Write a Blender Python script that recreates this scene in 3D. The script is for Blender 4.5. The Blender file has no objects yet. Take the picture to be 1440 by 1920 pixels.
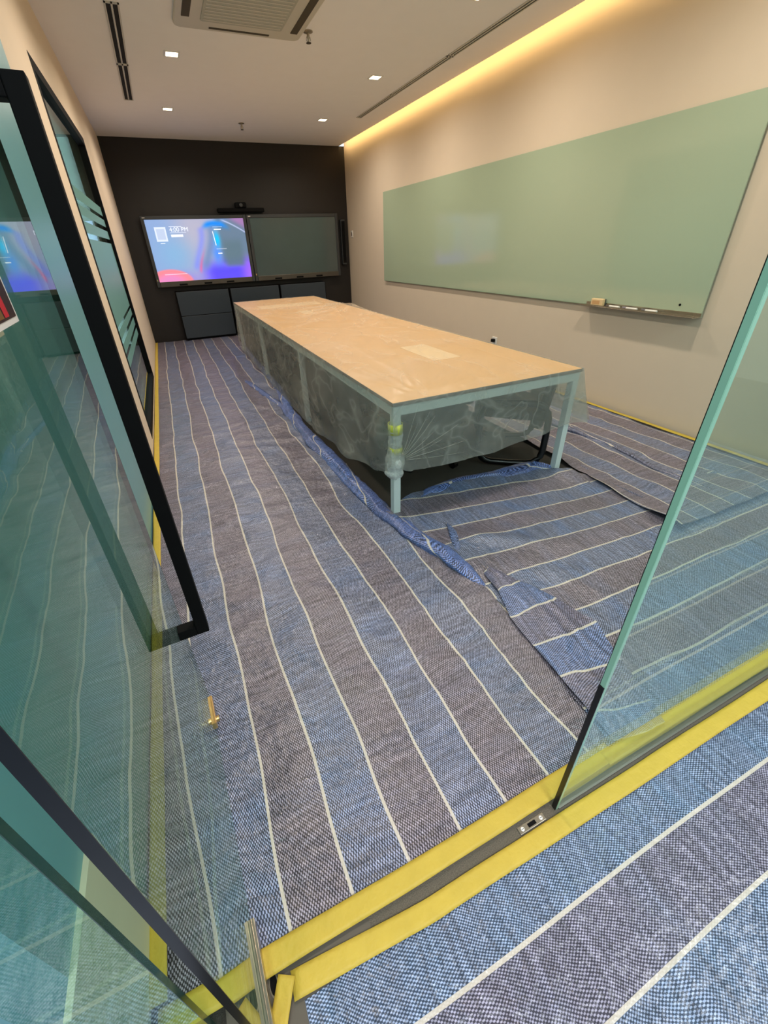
import bpy, bmesh, math, random
from mathutils import Vector, Matrix, noise
random.seed(7)
sc = bpy.context.scene
C = sc.collection

# ------------------------------------------------------------------ camera, world, lights, exposure
RM = ((0.91371164, -0.40470702, -0.03665053),
      (0.2333676, 0.44875487, 0.86264629),
      (-0.33267191, -0.79676301, 0.50447806))      # columns: world axes seen by the camera
F_PX, PPX, PPY = 779.33, 689.92, 914.71
cam = bpy.data.cameras.new('camera')
cam.sensor_fit = 'VERTICAL'; cam.sensor_height = 32.0; cam.lens = F_PX / 1920 * 32.0
cam.shift_x = (720 - PPX) / 1920; cam.shift_y = (PPY - 960) / 1920
cam.clip_start = 0.02; cam.clip_end = 100
co = bpy.data.objects.new('camera', cam); C.objects.link(co)
co.matrix_world = Matrix.Translation((0, 0, 1.5)) @ Matrix(RM).transposed().to_4x4()
sc.camera = co

w = bpy.data.worlds.new('world'); sc.world = w; w.use_nodes = True
w.node_tree.nodes['Background'].inputs[0].default_value = (0.80, 0.92, 1.0, 1)
w.node_tree.nodes['Background'].inputs[1].default_value = 1.5
sc.view_settings.view_transform = 'Standard'; sc.view_settings.look = 'None'
sc.view_settings.gamma = 1.0; sc.view_settings.use_curve_mapping = False
sc.view_settings.exposure = 0.36

def area(name, loc, rot, sx, sy, power, col, spread=180):
    l = bpy.data.lights.new(name, 'AREA'); l.shape = 'RECTANGLE'; l.size = sx; l.size_y = sy
    l.energy = power; l.color = col; l.spread = math.radians(spread)
    o = bpy.data.objects.new(name, l); C.objects.link(o); o.location = loc; o.rotation_euler = rot
    return o
WARM = (1.0, 0.72, 0.42)
ZC = 3.13; YB = 9.39; XR = 3.72; XL = -0.43; YP = 0.335; XC = 3.62
DOWN = [(0.57, 5.74), (0.57, 7.62), (2.72, 5.79), (2.72, 7.66), (0.57, 3.86), (2.72, 3.92), (0.57, 1.98), (2.72, 2.05)]  # the nearer pairs are unseen, added to light the room
for x, y in DOWN:
    area('downlight_lamp', (x, y, ZC - 0.012), (0, 0, 0), 0.10, 0.10, 15, (1.0, 0.88, 0.74), 160)
area('cove_lamp', (3.60, 4.9, 3.235), (0, math.radians(18), 0), 0.05, 8.8, 34, (1.0, 0.68, 0.28))
# unseen area lamps added behind the camera to light the front
for x in (-1.6, 0.6, 2.8):
    area('corridor_fill', (x, -1.2, ZC - 0.02), (0, 0, 0), 0.6, 1.2, 46, (0.93, 0.97, 1.0))

# ------------------------------------------------------------------ materials
def s2l(c):
    return tuple(((v / 255) / 12.92 if v / 255 <= 0.04045 else ((v / 255 + 0.055) / 1.055) ** 2.4) for v in c) + (1,)
def new_mat(name):
    m = bpy.data.materials.new(name); m.use_nodes = True
    nt = m.node_tree; return m, nt, nt.nodes['Principled BSDF'], nt.nodes['Material Output']
def N(nt, t, **kw):
    n = nt.nodes.new(t)
    for k, v in kw.items():
        setattr(n, k, v)
    return n
def L(nt, a, b): nt.links.new(a, b)
def M_(nt, op, a, b=None, c=None):
    n = N(nt, 'ShaderNodeMath', operation=op)
    for i, v in enumerate((a, b, c)):
        if v is None: continue
        if isinstance(v, (int, float)): n.inputs[i].default_value = v
        else: L(nt, v, n.inputs[i])
    return n.outputs[0]
def mixc(nt, fac, a, b):
    n = N(nt, 'ShaderNodeMix', data_type='RGBA')
    for s, v in ((n.inputs[0], fac), (n.inputs[6], a), (n.inputs[7], b)):
        if isinstance(v, (int, float, tuple)): s.default_value = v
        else: L(nt, v, s)
    return n.outputs[2]
def plain(name, col, rough=0.5, metal=0.0, spec=0.5, var=0.06, scale=6.0, bump=0.0, bscale=80):
    m, nt, p, o = new_mat(name)
    c = s2l(col) if max(col) > 1 else tuple(col) + (1,)
    tc = N(nt, 'ShaderNodeTexCoord'); n = N(nt, 'ShaderNodeTexNoise'); n.inputs['Scale'].default_value = scale
    n.inputs['Detail'].default_value = 4
    L(nt, tc.outputs['Object'], n.inputs['Vector'])
    d = tuple(v * (1 - var) for v in c[:3]) + (1,); e = tuple(min(1, v * (1 + var)) for v in c[:3]) + (1,)
    L(nt, mixc(nt, n.outputs['Fac'], d, e), p.inputs['Base Color'])
    p.inputs['Roughness'].default_value = rough; p.inputs['Metallic'].default_value = metal
    p.inputs['Specular IOR Level'].default_value = spec
    if bump:
        n2 = N(nt, 'ShaderNodeTexNoise'); n2.inputs['Scale'].default_value = bscale
        L(nt, tc.outputs['Object'], n2.inputs['Vector'])
        b = N(nt, 'ShaderNodeBump'); b.inputs['Strength'].default_value = bump; b.inputs['Distance'].default_value = 0.01
        L(nt, n2.outputs['Fac'], b.inputs['Height']); L(nt, b.outputs[0], p.inputs['Normal'])
    return m
def emit(name, col, strength):
    m, nt, p, o = new_mat(name); nt.nodes.remove(p)
    e = N(nt, 'ShaderNodeEmission'); e.inputs[0].default_value = s2l(col) if max(col) > 1 else tuple(col) + (1,)
    e.inputs[1].default_value = strength; L(nt, e.outputs[0], o.inputs[0]); return m
def glass_mat(name, tint, veil=0.0, veilcol=(0.6, 0.7, 0.66), refl=1.0):
    m, nt, p, o = new_mat(name); nt.nodes.remove(p)
    g = N(nt, 'ShaderNodeNewGeometry'); d = N(nt, 'ShaderNodeVectorMath', operation='DOT_PRODUCT')
    L(nt, g.outputs['Normal'], d.inputs[0]); L(nt, g.outputs['Incoming'], d.inputs[1])
    c = M_(nt, 'ABSOLUTE', d.outputs['Value'])
    k = M_(nt, 'POWER', M_(nt, 'SUBTRACT', 1.0, c), 5.0)
    f = M_(nt, 'MULTIPLY_ADD', k, 0.955 * refl, 0.045 * refl)
    t = N(nt, 'ShaderNodeBsdfTransparent'); t.inputs[0].default_value = tuple(tint) + (1,)
    gl = N(nt, 'ShaderNodeBsdfGlossy'); gl.inputs['Roughness'].default_value = 0.0; gl.inputs[0].default_value = (0.92, 1, 0.97, 1)
    base = t.outputs[0]
    if veil:
        df = N(nt, 'ShaderNodeBsdfDiffuse'); df.inputs[0].default_value = tuple(veilcol) + (1,)
        mx = N(nt, 'ShaderNodeMixShader'); mx.inputs[0].default_value = veil
        L(nt, t.outputs[0], mx.inputs[1]); L(nt, df.outputs[0], mx.inputs[2]); base = mx.outputs[0]
    mx = N(nt, 'ShaderNodeMixShader'); L(nt, f, mx.inputs[0]); L(nt, base, mx.inputs[1]); L(nt, gl.outputs[0], mx.inputs[2])
    L(nt, mx.outputs[0], o.inputs[0]); return m

def tarp_mat(name, ca, cb, vivid, vamt, parity=0.0, pitch=0.17, kd=0.0095, rough=0.42, low=0.20):
    """striped woven floor covering; UV in metres, U across the stripes"""
    m, nt, p, o = new_mat(name)
    uv = N(nt, 'ShaderNodeUVMap'); sep = N(nt, 'ShaderNodeSeparateXYZ'); L(nt, uv.outputs[0], sep.inputs[0])
    U, V = sep.outputs[0], sep.outputs[1]
    n1 = N(nt, 'ShaderNodeTexNoise'); n1.inputs['Scale'].default_value = 2.2; n1.inputs['Detail'].default_value = 3
    c1 = N(nt, 'ShaderNodeCombineXYZ'); L(nt, M_(nt, 'MULTIPLY', U, 1.3), c1.inputs[0]); L(nt, M_(nt, 'MULTIPLY', V, 3.6), c1.inputs[1])
    L(nt, c1.outputs[0], n1.inputs['Vector'])
    s = M_(nt, 'ADD', M_(nt, 'DIVIDE', U, pitch), parity)
    fr = M_(nt, 'FRACT', s)
    half = M_(nt, 'FRACT', M_(nt, 'MULTIPLY', s, 0.5))
    par = M_(nt, 'GREATER_THAN', half, 0.5)
    ad = M_(nt, 'ABSOLUTE', M_(nt, 'SUBTRACT', fr, 0.5))       # 0.5 at line
    line = M_(nt, 'GREATER_THAN', ad, 0.5 - 0.0046 / pitch)
    # weave: staggered light dashes, rows gently waved
    nw = N(nt, 'ShaderNodeTexNoise'); nw.inputs['Scale'].default_value = 5.0; nw.inputs['Detail'].default_value = 1
    L(nt, uv.outputs[0], nw.inputs['Vector'])
    V = M_(nt, 'MULTIPLY_ADD', nw.outputs['Fac'], 0.07, V)
    su = M_(nt, 'SINE', M_(nt, 'MULTIPLY', U, math.pi / (kd * 0.43)))
    sv = M_(nt, 'SINE', M_(nt, 'MULTIPLY', V, math.pi / (kd * 0.70)))
    n5 = N(nt, 'ShaderNodeTexNoise'); n5.inputs['Scale'].default_value = 1.0; n5.inputs['Detail'].default_value = 1
    c5 = N(nt, 'ShaderNodeCombineXYZ'); L(nt, M_(nt, 'MULTIPLY', U, 150.0), c5.inputs[0]); L(nt, M_(nt, 'MULTIPLY', V, 60.0), c5.inputs[1])
    L(nt, c5.outputs[0], n5.inputs['Vector'])
    w_ = M_(nt, 'ADD', M_(nt, 'MULTIPLY', su, sv), M_(nt, 'MULTIPLY_ADD', n5.outputs['Fac'], 1.2, -0.6))
    mr = N(nt, 'ShaderNodeMapRange'); mr.inputs['From Min'].default_value = -0.15; mr.inputs['From Max'].default_value = 0.45
    L(nt, w_, mr.inputs['Value'])
    # long darker threads running across the stripe
    n3 = N(nt, 'ShaderNodeTexNoise'); n3.inputs['Scale'].default_value = 1.0; n3.inputs['Detail'].default_value = 2
    cv = N(nt, 'ShaderNodeCombineXYZ'); L(nt, M_(nt, 'MULTIPLY', U, 5.0), cv.inputs[0]); L(nt, M_(nt, 'MULTIPLY', V, 70.0), cv.inputs[1])
    L(nt, cv.outputs[0], n3.inputs['Vector'])
    base = mixc(nt, par, tuple(ca) + (1,), tuple(cb) + (1,))
    vm = N(nt, 'ShaderNodeMapRange'); vm.inputs['From Min'].default_value = 0.48; vm.inputs['From Max'].default_value = 0.72
    vm.inputs['To Max'].default_value = vamt
    L(nt, n1.outputs['Fac'], vm.inputs['Value'])
    vfac = M_(nt, 'MULTIPLY', vm.outputs[0], M_(nt, 'MULTIPLY_ADD', M_(nt, 'SUBTRACT', 1.0, par), 0.7, 0.3))
    base = mixc(nt, vfac, base, tuple(vivid) + (1,))
    dark = mixc(nt, 1.0, base, base)
    def scl(colr, k):
        n = N(nt, 'ShaderNodeVectorMath', operation='SCALE'); L(nt, colr, n.inputs[0])
        if isinstance(k, (int, float)): n.inputs['Scale'].default_value = k
        else: L(nt, k, n.inputs['Scale'])
        return n.outputs[0]
    dk = scl(base, low)
    lt = N(nt, 'ShaderNodeVectorMath', operation='MULTIPLY_ADD'); L(nt, base, lt.inputs[0])
    lt.inputs[1].default_value = (1.3, 1.3, 1.25); lt.inputs[2].default_value = (0.205, 0.205, 0.245)
    wv = mixc(nt, mr.outputs[0], dk, lt.outputs[0])
    wv = scl(wv, M_(nt, 'MULTIPLY_ADD', n3.outputs['Fac'], 1.7, 0.12))
    fin = mixc(nt, M_(nt, 'MULTIPLY', line, 0.82), wv, (0.66, 0.60, 0.50, 1))
    L(nt, fin, p.inputs['Base Color'])
    p.inputs['Roughness'].default_value = rough; p.inputs['Specular IOR Level'].default_value = 0.55
    nb = N(nt, 'ShaderNodeTexNoise'); nb.inputs['Scale'].default_value = 26; nb.inputs['Detail'].default_value = 3
    L(nt, uv.outputs[0], nb.inputs['Vector'])
    b = N(nt, 'ShaderNodeBump'); b.inputs['Strength'].default_value = 0.45; b.inputs['Distance'].default_value = 0.012
    L(nt, nb.outputs['Fac'], b.inputs['Height']); L(nt, b.outputs[0], p.inputs['Normal'])
    # thin clear film lying on top
    p.inputs['Coat Weight'].default_value = 0.35; p.inputs['Coat Roughness'].default_value = 0.16
    b2 = N(nt, 'ShaderNodeBump'); b2.inputs['Strength'].default_value = 0.8; b2.inputs['Distance'].default_value = 0.02
    L(nt, nb.outputs['Fac'], b2.inputs['Height']); L(nt, b2.outputs[0], p.inputs['Coat Normal'])
    return m

def film_mat(name, low, high, col, scale=9, rough=0.25, crease=0.22):
    """translucent plastic film, crease highlights painted in as milky lines"""
    m, nt, p, o = new_mat(name); nt.nodes.remove(p)
    tc = N(nt, 'ShaderNodeTexCoord'); n = N(nt, 'ShaderNodeTexNoise'); n.inputs['Scale'].default_value = scale
    n.inputs['Detail'].default_value = 3; n.inputs['Distortion'].default_value = 0.6
    L(nt, tc.outputs['Object'], n.inputs['Vector'])
    mr = N(nt, 'ShaderNodeMapRange'); mr.inputs['From Min'].default_value = 0.35; mr.inputs['From Max'].default_value = 0.7
    mr.inputs['To Min'].default_value = low; mr.inputs['To Max'].default_value = high
    L(nt, n.outputs['Fac'], mr.inputs['Value'])
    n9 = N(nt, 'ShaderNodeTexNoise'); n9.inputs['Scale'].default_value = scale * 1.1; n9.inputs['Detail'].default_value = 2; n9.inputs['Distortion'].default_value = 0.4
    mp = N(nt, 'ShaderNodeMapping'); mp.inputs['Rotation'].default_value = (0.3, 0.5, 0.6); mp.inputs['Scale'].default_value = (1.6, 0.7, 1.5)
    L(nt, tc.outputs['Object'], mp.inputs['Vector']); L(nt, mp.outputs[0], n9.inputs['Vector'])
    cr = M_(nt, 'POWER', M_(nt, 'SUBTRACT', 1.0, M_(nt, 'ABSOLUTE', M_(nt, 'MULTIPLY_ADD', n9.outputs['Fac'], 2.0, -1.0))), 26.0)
    fac_ = M_(nt, 'MULTIPLY_ADD', cr, crease, mr.outputs[0])  # crease highlights go into the milky factor as bright lines
    t = N(nt, 'ShaderNodeBsdfTransparent'); t.inputs[0].default_value = (0.95, 0.96, 0.94, 1)
    d = N(nt, 'ShaderNodeBsdfDiffuse'); d.inputs[0].default_value = tuple(col) + (1,)
    tl = N(nt, 'ShaderNodeBsdfTranslucent'); tl.inputs[0].default_value = tuple(col) + (1,)
    g = N(nt, 'ShaderNodeBsdfGlossy'); g.inputs['Roughness'].default_value = rough
    m1 = N(nt, 'ShaderNodeMixShader'); m1.inputs[0].default_value = 0.35; L(nt, d.outputs[0], m1.inputs[1]); L(nt, tl.outputs[0], m1.inputs[2])
    m2 = N(nt, 'ShaderNodeMixShader'); L(nt, fac_, m2.inputs[0]); L(nt, t.outputs[0], m2.inputs[1]); L(nt, m1.outputs[0], m2.inputs[2])
    m3 = N(nt, 'ShaderNodeMixShader'); m3.inputs[0].default_value = 0.07; L(nt, m2.outputs[0], m3.inputs[1]); L(nt, g.outputs[0], m3.inputs[2])
    b = N(nt, 'ShaderNodeBump'); b.inputs['Strength'].default_value = 0.5; b.inputs['Distance'].default_value = 0.02
    L(nt, n.outputs['Fac'], b.inputs['Height'])
    for q in (d, tl, g): L(nt, b.outputs[0], q.inputs['Normal'])
    L(nt, m3.outputs[0], o.inputs[0]); return m

WALL = plain('wall_paint', (214, 198, 176), 0.75, var=0.02)
WALLP = plain('left_wall_paint', (232, 214, 190), 0.7, var=0.02)
CEIL = plain('ceiling_paint', (246, 244, 244), 0.8, var=0.02)
BLACKW = plain('black_wall_paint', (23, 16, 12), 0.55, var=0.15, scale=2)
CARPET = plain('dark_carpet', (58, 54, 48), 0.95, var=0.6, scale=260, bump=0.6, bscale=400)  # held dark so the colour carries the shade under the table
THRESH = plain('floor_spring_metal', (96, 90, 80), 0.45, metal=0.3, var=0.12, scale=20)
TEALP = plain('teal_glass_cladding', (112, 168, 176), 0.32, spec=0.5, var=0.03)
KERB = plain('cream_paint', (214, 208, 182), 0.7, var=0.03)
BLK = plain('black_powder_coat', (6, 6, 7), 0.7, spec=0.15, var=0.1)
DGREY = plain('dark_grey_plastic', (52, 54, 56), 0.4, var=0.08)
BEZ = plain('bezel_metal', (86, 80, 72), 0.35, metal=0.5, var=0.1)
SLATE = plain('slate_laminate', (46, 54, 62), 0.35, var=0.08, scale=3)
STEEL = plain('brushed_steel', (176, 168, 152), 0.28, metal=0.9, var=0.15, scale=40)
BRASS = plain('brass_metal', (214, 178, 120), 0.28, metal=0.9, var=0.2, scale=40)
WHITEM = plain('white_powder_coat', (214, 226, 224), 0.4, var=0.02)
TABTOP = plain('maple_laminate', (214, 172, 124), 0.5, var=0.05, scale=4)
TABEDGE = plain('table_edge_band', (122, 108, 100), 0.5)
FLAP = plain('cream_flap', (230, 200, 162), 0.45, var=0.02)
WB = plain('green_glass_board', (168, 184, 158), 0.10, spec=0.7, var=0.015, scale=1.5)
WHITEP = plain('white_plastic', (232, 230, 224), 0.4)
ACM = plain('cassette_plastic', (206, 202, 190), 0.5, var=0.02)
ACG = plain('cassette_grille', (176, 176, 164), 0.6, var=0.2, scale=150)
TAPE = plain('yellow_masking_tape', (196, 170, 62), 0.55, var=0.10, scale=18, bump=0.25, bscale=60)
CHAIRM = plain('black_chair_mesh', (20, 21, 24), 0.6, var=0.2)
CHAIRP = plain('black_chair_plastic', (10, 10, 11), 0.3)
GEDGE = plain('glass_edge_green', (26, 66, 58), 0.12, spec=0.8)
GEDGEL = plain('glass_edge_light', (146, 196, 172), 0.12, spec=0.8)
GEDGED = plain('glass_edge_dark', (8, 14, 17), 0.3, spec=0.4)
GLASS_D = glass_mat('door_glass', (0.74, 0.87, 0.81))
GLASS_R = glass_mat('panel_glass', (0.86, 0.96, 0.92), veil=0.045, veilcol=(0.70, 0.85, 0.78))  # veil paints the haze of outside reflections into the glass
GLASS_L = glass_mat('side_panel_glass', (0.78, 0.92, 0.87))
GLASS_W = glass_mat('window_glass', (0.72, 0.88, 0.82), refl=1.0)
FROST = plain('frosted_film', (118, 170, 166), 0.4, var=0.05, scale=2)
DARKROOM = plain('next_room_paint', (100, 118, 110), 0.8)
T_MAIN = tarp_mat('striped_covering', (0.105, 0.130, 0.240), (0.125, 0.092, 0.130), (0.05, 0.15, 0.38), 0.5, parity=1.0)
T_FRONT = tarp_mat('striped_covering_front', (0.100, 0.140, 0.260), (0.125, 0.096, 0.135), (0.04, 0.14, 0.38), 0.8, parity=0.6)
T_FOLD = tarp_mat('blue_fold_covering', (0.025, 0.115, 0.46), (0.030, 0.095, 0.38), (0.03, 0.15, 0.58), 0.8)
T_FLAP = tarp_mat('folded_flap_covering', (0.055, 0.120, 0.33), (0.085, 0.078, 0.17), (0.04, 0.17, 0.50), 0.8, parity=0.0)
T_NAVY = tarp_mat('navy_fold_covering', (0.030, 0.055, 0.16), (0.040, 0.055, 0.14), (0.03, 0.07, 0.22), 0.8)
T_CORR = tarp_mat('striped_covering_corridor', (0.090, 0.150, 0.27), (0.115, 0.104, 0.17), (0.07, 0.20, 0.38), 0.5, parity=0.0, kd=0.0082, rough=0.32, low=0.34)
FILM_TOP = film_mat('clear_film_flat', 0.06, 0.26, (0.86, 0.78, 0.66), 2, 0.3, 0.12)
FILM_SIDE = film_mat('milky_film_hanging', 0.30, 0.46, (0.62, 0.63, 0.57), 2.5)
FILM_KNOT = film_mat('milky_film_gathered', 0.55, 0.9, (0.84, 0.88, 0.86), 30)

# ------------------------------------------------------------------ mesh helpers
class MB:
    def __init__(s): s.v = []; s.f = []; s.uv = []; s.mi = []
    def add(s, vs, fs, uvs=None, mi=0):
        o = len(s.v); s.v += [tuple(p) for p in vs]
        for f in fs:
            s.f.append(tuple(i + o for i in f)); s.mi.append(mi)
            s.uv.append([uvs[i] for i in f] if uvs else [(0, 0)] * len(f))
        return s
    def box(s, a, b, mi=0):
        x0, y0, z0 = a; x1, y1, z1 = b
        x0, x1 = min(x0, x1), max(x0, x1); y0, y1 = min(y0, y1), max(y0, y1); z0, z1 = min(z0, z1), max(z0, z1)
        return s.add([(x0,y0,z0),(x1,y0,z0),(x1,y1,z0),(x0,y1,z0),(x0,y0,z1),(x1,y0,z1),(x1,y1,z1),(x0,y1,z1)],
                     [(0,3,2,1),(4,5,6,7),(0,1,5,4),(1,2,6,5),(2,3,7,6),(3,0,4,7)], mi=mi)
    def grid(s, nu, nv, fn, mi=0, flip=False):
        vs = []; uvs = []
        for j in range(nv + 1):
            for i in range(nu + 1):
                p, t = fn(i / nu, j / nv); vs.append(p); uvs.append(t)
        fs = []
        for j in range(nv):
            for i in range(nu):
                a = j * (nu + 1) + i
                q = (a, a + 1, a + nu + 2, a + nu + 1)
                fs.append(q[::-1] if flip else q)
        return s.add(vs, fs, uvs, mi)
    def tube(s, pts, rad, n=10, caps=True, sq=1.0):
        pts = [Vector(p) for p in pts]; rings = []
        for i, p in enumerate(pts):
            t = (pts[min(i + 1, len(pts) - 1)] - pts[max(i - 1, 0)]).normalized()
            up = Vector((0, 0, 1)) if abs(t.z) < 0.9 else Vector((1, 0, 0))
            a = t.cross(up).normalized(); b = a.cross(t).normalized()
            r = rad[i] if isinstance(rad, (list, tuple)) else rad
            rings.append([p + a * math.cos(2*math.pi*k/n) * r + b * math.sin(2*math.pi*k/n) * r * sq for k in range(n)])
        vs = [q for r in rings for q in r]; fs = []
        for i in range(len(pts) - 1):
            for k in range(n):
                fs.append((i*n+k, i*n+(k+1) % n, (i+1)*n+(k+1) % n, (i+1)*n+k))
        if caps:
            fs.append(tuple(range(n))[::-1]); fs.append(tuple((len(pts)-1)*n + k for k in range(n)))
        return s.add(vs, fs)
    def lathe(s, prof, n=24, c=(0, 0, 0)):
        vs = []; fs = []
        for r, z in prof:
            for k in range(n):
                vs.append((c[0] + r*math.cos(2*math.pi*k/n), c[1] + r*math.sin(2*math.pi*k/n), c[2] + z))
        for i in range(len(prof) - 1):
            for k in range(n):
                fs.append((i*n+k, i*n+(k+1) % n, (i+1)*n+(k+1) % n, (i+1)*n+k))
        fs.append(tuple(range(n))[::-1]); fs.append(tuple((len(prof)-1)*n+k for k in range(n)))
        return s.add(vs, fs)
    def build(s, name, mat, parent=None, smooth=False, bevel=0.0, uv=False):
        me = bpy.data.meshes.new(name); me.from_pydata(s.v, [], s.f)
        mats = mat if isinstance(mat, (list, tuple)) else [mat]
        for m in mats: me.materials.append(m)
        if len(mats) > 1:
            for p, k in zip(me.polygons, s.mi): p.material_index = k
        if uv:
            l = me.uv_layers.new(name='UVMap'); i = 0
            for f in s.uv:
                for t in f: l.data[i].uv = t; i += 1
        if smooth:
            for p in me.polygons: p.use_smooth = True
        me.update()
        o = bpy.data.objects.new(name, me); C.objects.link(o)
        if parent: o.parent = parent
        if bevel:
            b = o.modifiers.new('bevel', 'BEVEL'); b.width = bevel; b.segments = 2; b.limit_method = 'ANGLE'
        return o
def box(name, a, b, mat, parent=None, bevel=0.0): return MB().box(a, b).build(name, mat, parent, bevel=bevel)
def struct(o): o['kind'] = 'structure'; return o
def tag(o, label, cat, group=None, kind=None):
    o['label'] = label; o['category'] = cat
    if group: o['group'] = group
    if kind: o['kind'] = kind
    return o
def thing(name, label, cat, loc=(0, 0, 0), rz=0.0, group=None):
    o = bpy.data.objects.new(name, None); C.objects.link(o); o.location = loc; o.rotation_euler = (0, 0, rz)
    o.empty_display_size = 0.1
    return tag(o, label, cat, group)
def nz(x, y, z=0.0): return noise.noise(Vector((x, y, z)))
def ridge(x, y, z=0.0): return (1 - abs(noise.noise(Vector((x, y, z))))) ** 4
def interp(pts, t):
    if t <= pts[0][0]: return pts[0][1]
    for (a, va), (b, vb) in zip(pts, pts[1:]):
        if t <= b:
            k = (t - a) / (b - a); k = k*k*(3-2*k)
            return va + (vb - va) * k
    return pts[-1][1]

# ------------------------------------------------------------------ room shell
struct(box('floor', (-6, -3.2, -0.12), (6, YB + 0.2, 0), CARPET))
struct(box('ceiling', (-4.0, -2.6, ZC), (XC, YB + 0.2, ZC + 0.06), CEIL))
m = MB().box((XC, YP, ZC + 0.28), (XR + 0.15, YB + 0.2, ZC + 0.34)).box((XC - 0.30, YP, ZC + 0.06), (XC - 0.26, YB + 0.2, ZC + 0.28)).box((XC - 0.26, YP, ZC + 0.28), (XC, YB + 0.2, ZC + 0.34))
struct(m.build('trim_1', CEIL))
struct(box('wall_back', (-0.7, YB, 0), (XR + 0.15, YB + 0.15, ZC), BLACKW))
struct(box('wall_right', (XR, YP, 0), (XR + 0.15, YB, ZC + 0.28), WALL))
WT = 0.14
m = MB()
WY0, WY1, WZ0, WZ1 = 4.0, 6.40, 0.05, 2.585
m.box((XL - WT, WY1, 0), (XL, YB, ZC)).box((XL - WT, 3.15, 0), (XL, WY0, ZC))
m.box((XL - WT, WY0, WZ1), (XL, WY1, ZC)).box((XL - WT, WY0, 0), (XL, WY1, WZ0)).box((XL - WT, YP, 2.95), (XL, 3.15, ZC))
struct(m.build('wall_left', WALLP))
struct(box('wall_next', (-3.6, YP, 0), (-3.5, YB + 0.1, ZC), DARKROOM))
struct(box('wall_side', (5.9, -3.05, 0), (6, YP - 0.05, ZC), plain('corridor_side_paint', (168, 164, 156), 0.8)))  # unseen wall added to keep the bright world out of glass reflections
struct(box('ceiling', (XC, -2.6, ZC), (6, YP, ZC + 0.06), CEIL))
struct(box('wall_corridor', (XR + 0.15, YP - 0.05, 0), (6, YP + 0.05, ZC), WALL))
struct(box('wall_front', (-6, -3.2, 0), (6, -3.05, ZC), plain('corridor_paint', (168, 164, 156), 0.8)))  # unseen back wall added so the glass reflects an even tone
# teal cladding on the near left wall and its low cream kerb
pan = thing('wall_panel', 'pale teal glass wall panel on the left wall behind the black door handle', 'wall panel', (XL - 0.07, 1.6, 0))
MB().box((-0.07, -1.2, 0.0), (0.07, 1.55, 2.95)).build('cladding', TEALP, pan)
struct(box('baseboard_left', (XL, YP + 0.01, 0), (XL + 0.012, 0.62, 0.43), KERB))

# left wall window: black lining, frame, glass, frosted bands
wx = XL - 0.035
win = bpy.data.objects.new('window_1', None); C.objects.link(win); win['kind'] = 'structure'
win.location = (wx, (WY0 + WY1) / 2, WZ0)
hl = (WY1 - WY0) / 2; hz = WZ1 - WZ0
def ring(y0, y1, z0, z1, t, x0, x1):
    return MB().box((x0, y0, z0), (x1, y1, z0 + t)).box((x0, y0, z1 - t), (x1, y1, z1)).box((x0, y0, z0 + t), (x1, y0 + t, z1 - t)).box((x0, y1 - t, z0 + t), (x1, y1, z1 - t))
ring(-hl, hl, 0, hz, 0.07, -0.03, 0.037).build('window_frame', BLK, win)
MB().box((-0.006, -hl + 0.07, 0.07), (0.006, hl - 0.07, hz - 0.07)).build('pane', GLASS_W, win)
m = MB()
for z0, z1 in ((0.62, 0.70), (0.74, 0.82), (0.86, 0.93), (0.96, 1.62), (1.66, 1.74), (1.78, 1.85), (1.885, 1.97)):
    m.box((0.0065, -hl + 0.075, z0 - WZ0), (0.0075, hl - 0.075, z1 - WZ0))
m.build('frosted_band', FROST, win)

# ------------------------------------------------------------------ ceiling fittings
def fixture(x, y, label):
    t = thing('recessed_downlight', label, 'ceiling light', (x, y, ZC), group='square recessed downlights')
    m = MB()
    for a, b in (((-0.07, -0.07), (0.07, -0.054)), ((-0.07, 0.054), (0.07, 0.07)), ((-0.07, -0.054), (-0.054, 0.054)), ((0.054, -0.054), (0.07, 0.054))):
        m.box((a[0], a[1], -0.005), (b[0], b[1], 0.0))
    m.build('trim_ring', WHITEP, t)
    MB().box((-0.054, -0.054, -0.003), (0.054, 0.054, -0.0005)).build('lens', LENS, t)
LENS = emit('lamp_lens', (1.0, 0.78, 0.48), 7.0)
DL = ['lit square downlight left of centre, the one nearer the air conditioner', 'lit square downlight at far left of ceiling, near the black wall',
      'lit square downlight on the right, the larger one beside the slot diffuser', 'lit square downlight at far right of ceiling, near the black wall',
      'added unseen square downlight in the left row above the near end of the room', 'added unseen square downlight in the right row above the near end of the room',
      'added unseen square downlight in the left row nearest the glass front', 'added unseen square downlight in the right row nearest the glass front']
for (x, y), lb in zip(DOWN, DL): fixture(x, y, lb)

SLOT = plain('slot_shadow', (16, 14, 13), 0.9)
def diffuser(x, y0, y1, wd, label):
    t = thing('slot_diffuser', label, 'air vent', (x, (y0 + y1) / 2, ZC), group='linear slot diffusers')
    h = (y1 - y0) / 2 - 0.006
    m = MB(); a = wd / 2
    for c in (-a, -0.006, a - 0.012):
        m.box((c, -h, -0.008), (c + 0.012, h, 0))
    m.box((-a, -h, -0.008), (a, -h + 0.014, 0)).box((-a, h - 0.014, -0.008), (a, h, 0))
    m.build('frame', ACM, t)
    for s in (-1, 1):
        c = s * (a + 0.0) / 2
        MB().box((c - a / 2 + 0.008, -h + 0.012, -0.003), (c + a / 2 - 0.008, h - 0.012, -0.0005)).build('slot', SLOT, t)
diffuser(0.125, 6.13, 7.33, 0.105, 'slot air diffuser on the left of ceiling, far segment')
diffuser(0.125, 4.85, 6.12, 0.105, 'slot air diffuser on the left of ceiling, near segment reaching the photo edge')
diffuser(3.20, 6.29, 7.42, 0.075, 'slot air diffuser along the right cove, farthest segment')
diffuser(3.20, 5.00, 6.28, 0.075, 'slot air diffuser along the right cove, middle segment')
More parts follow.
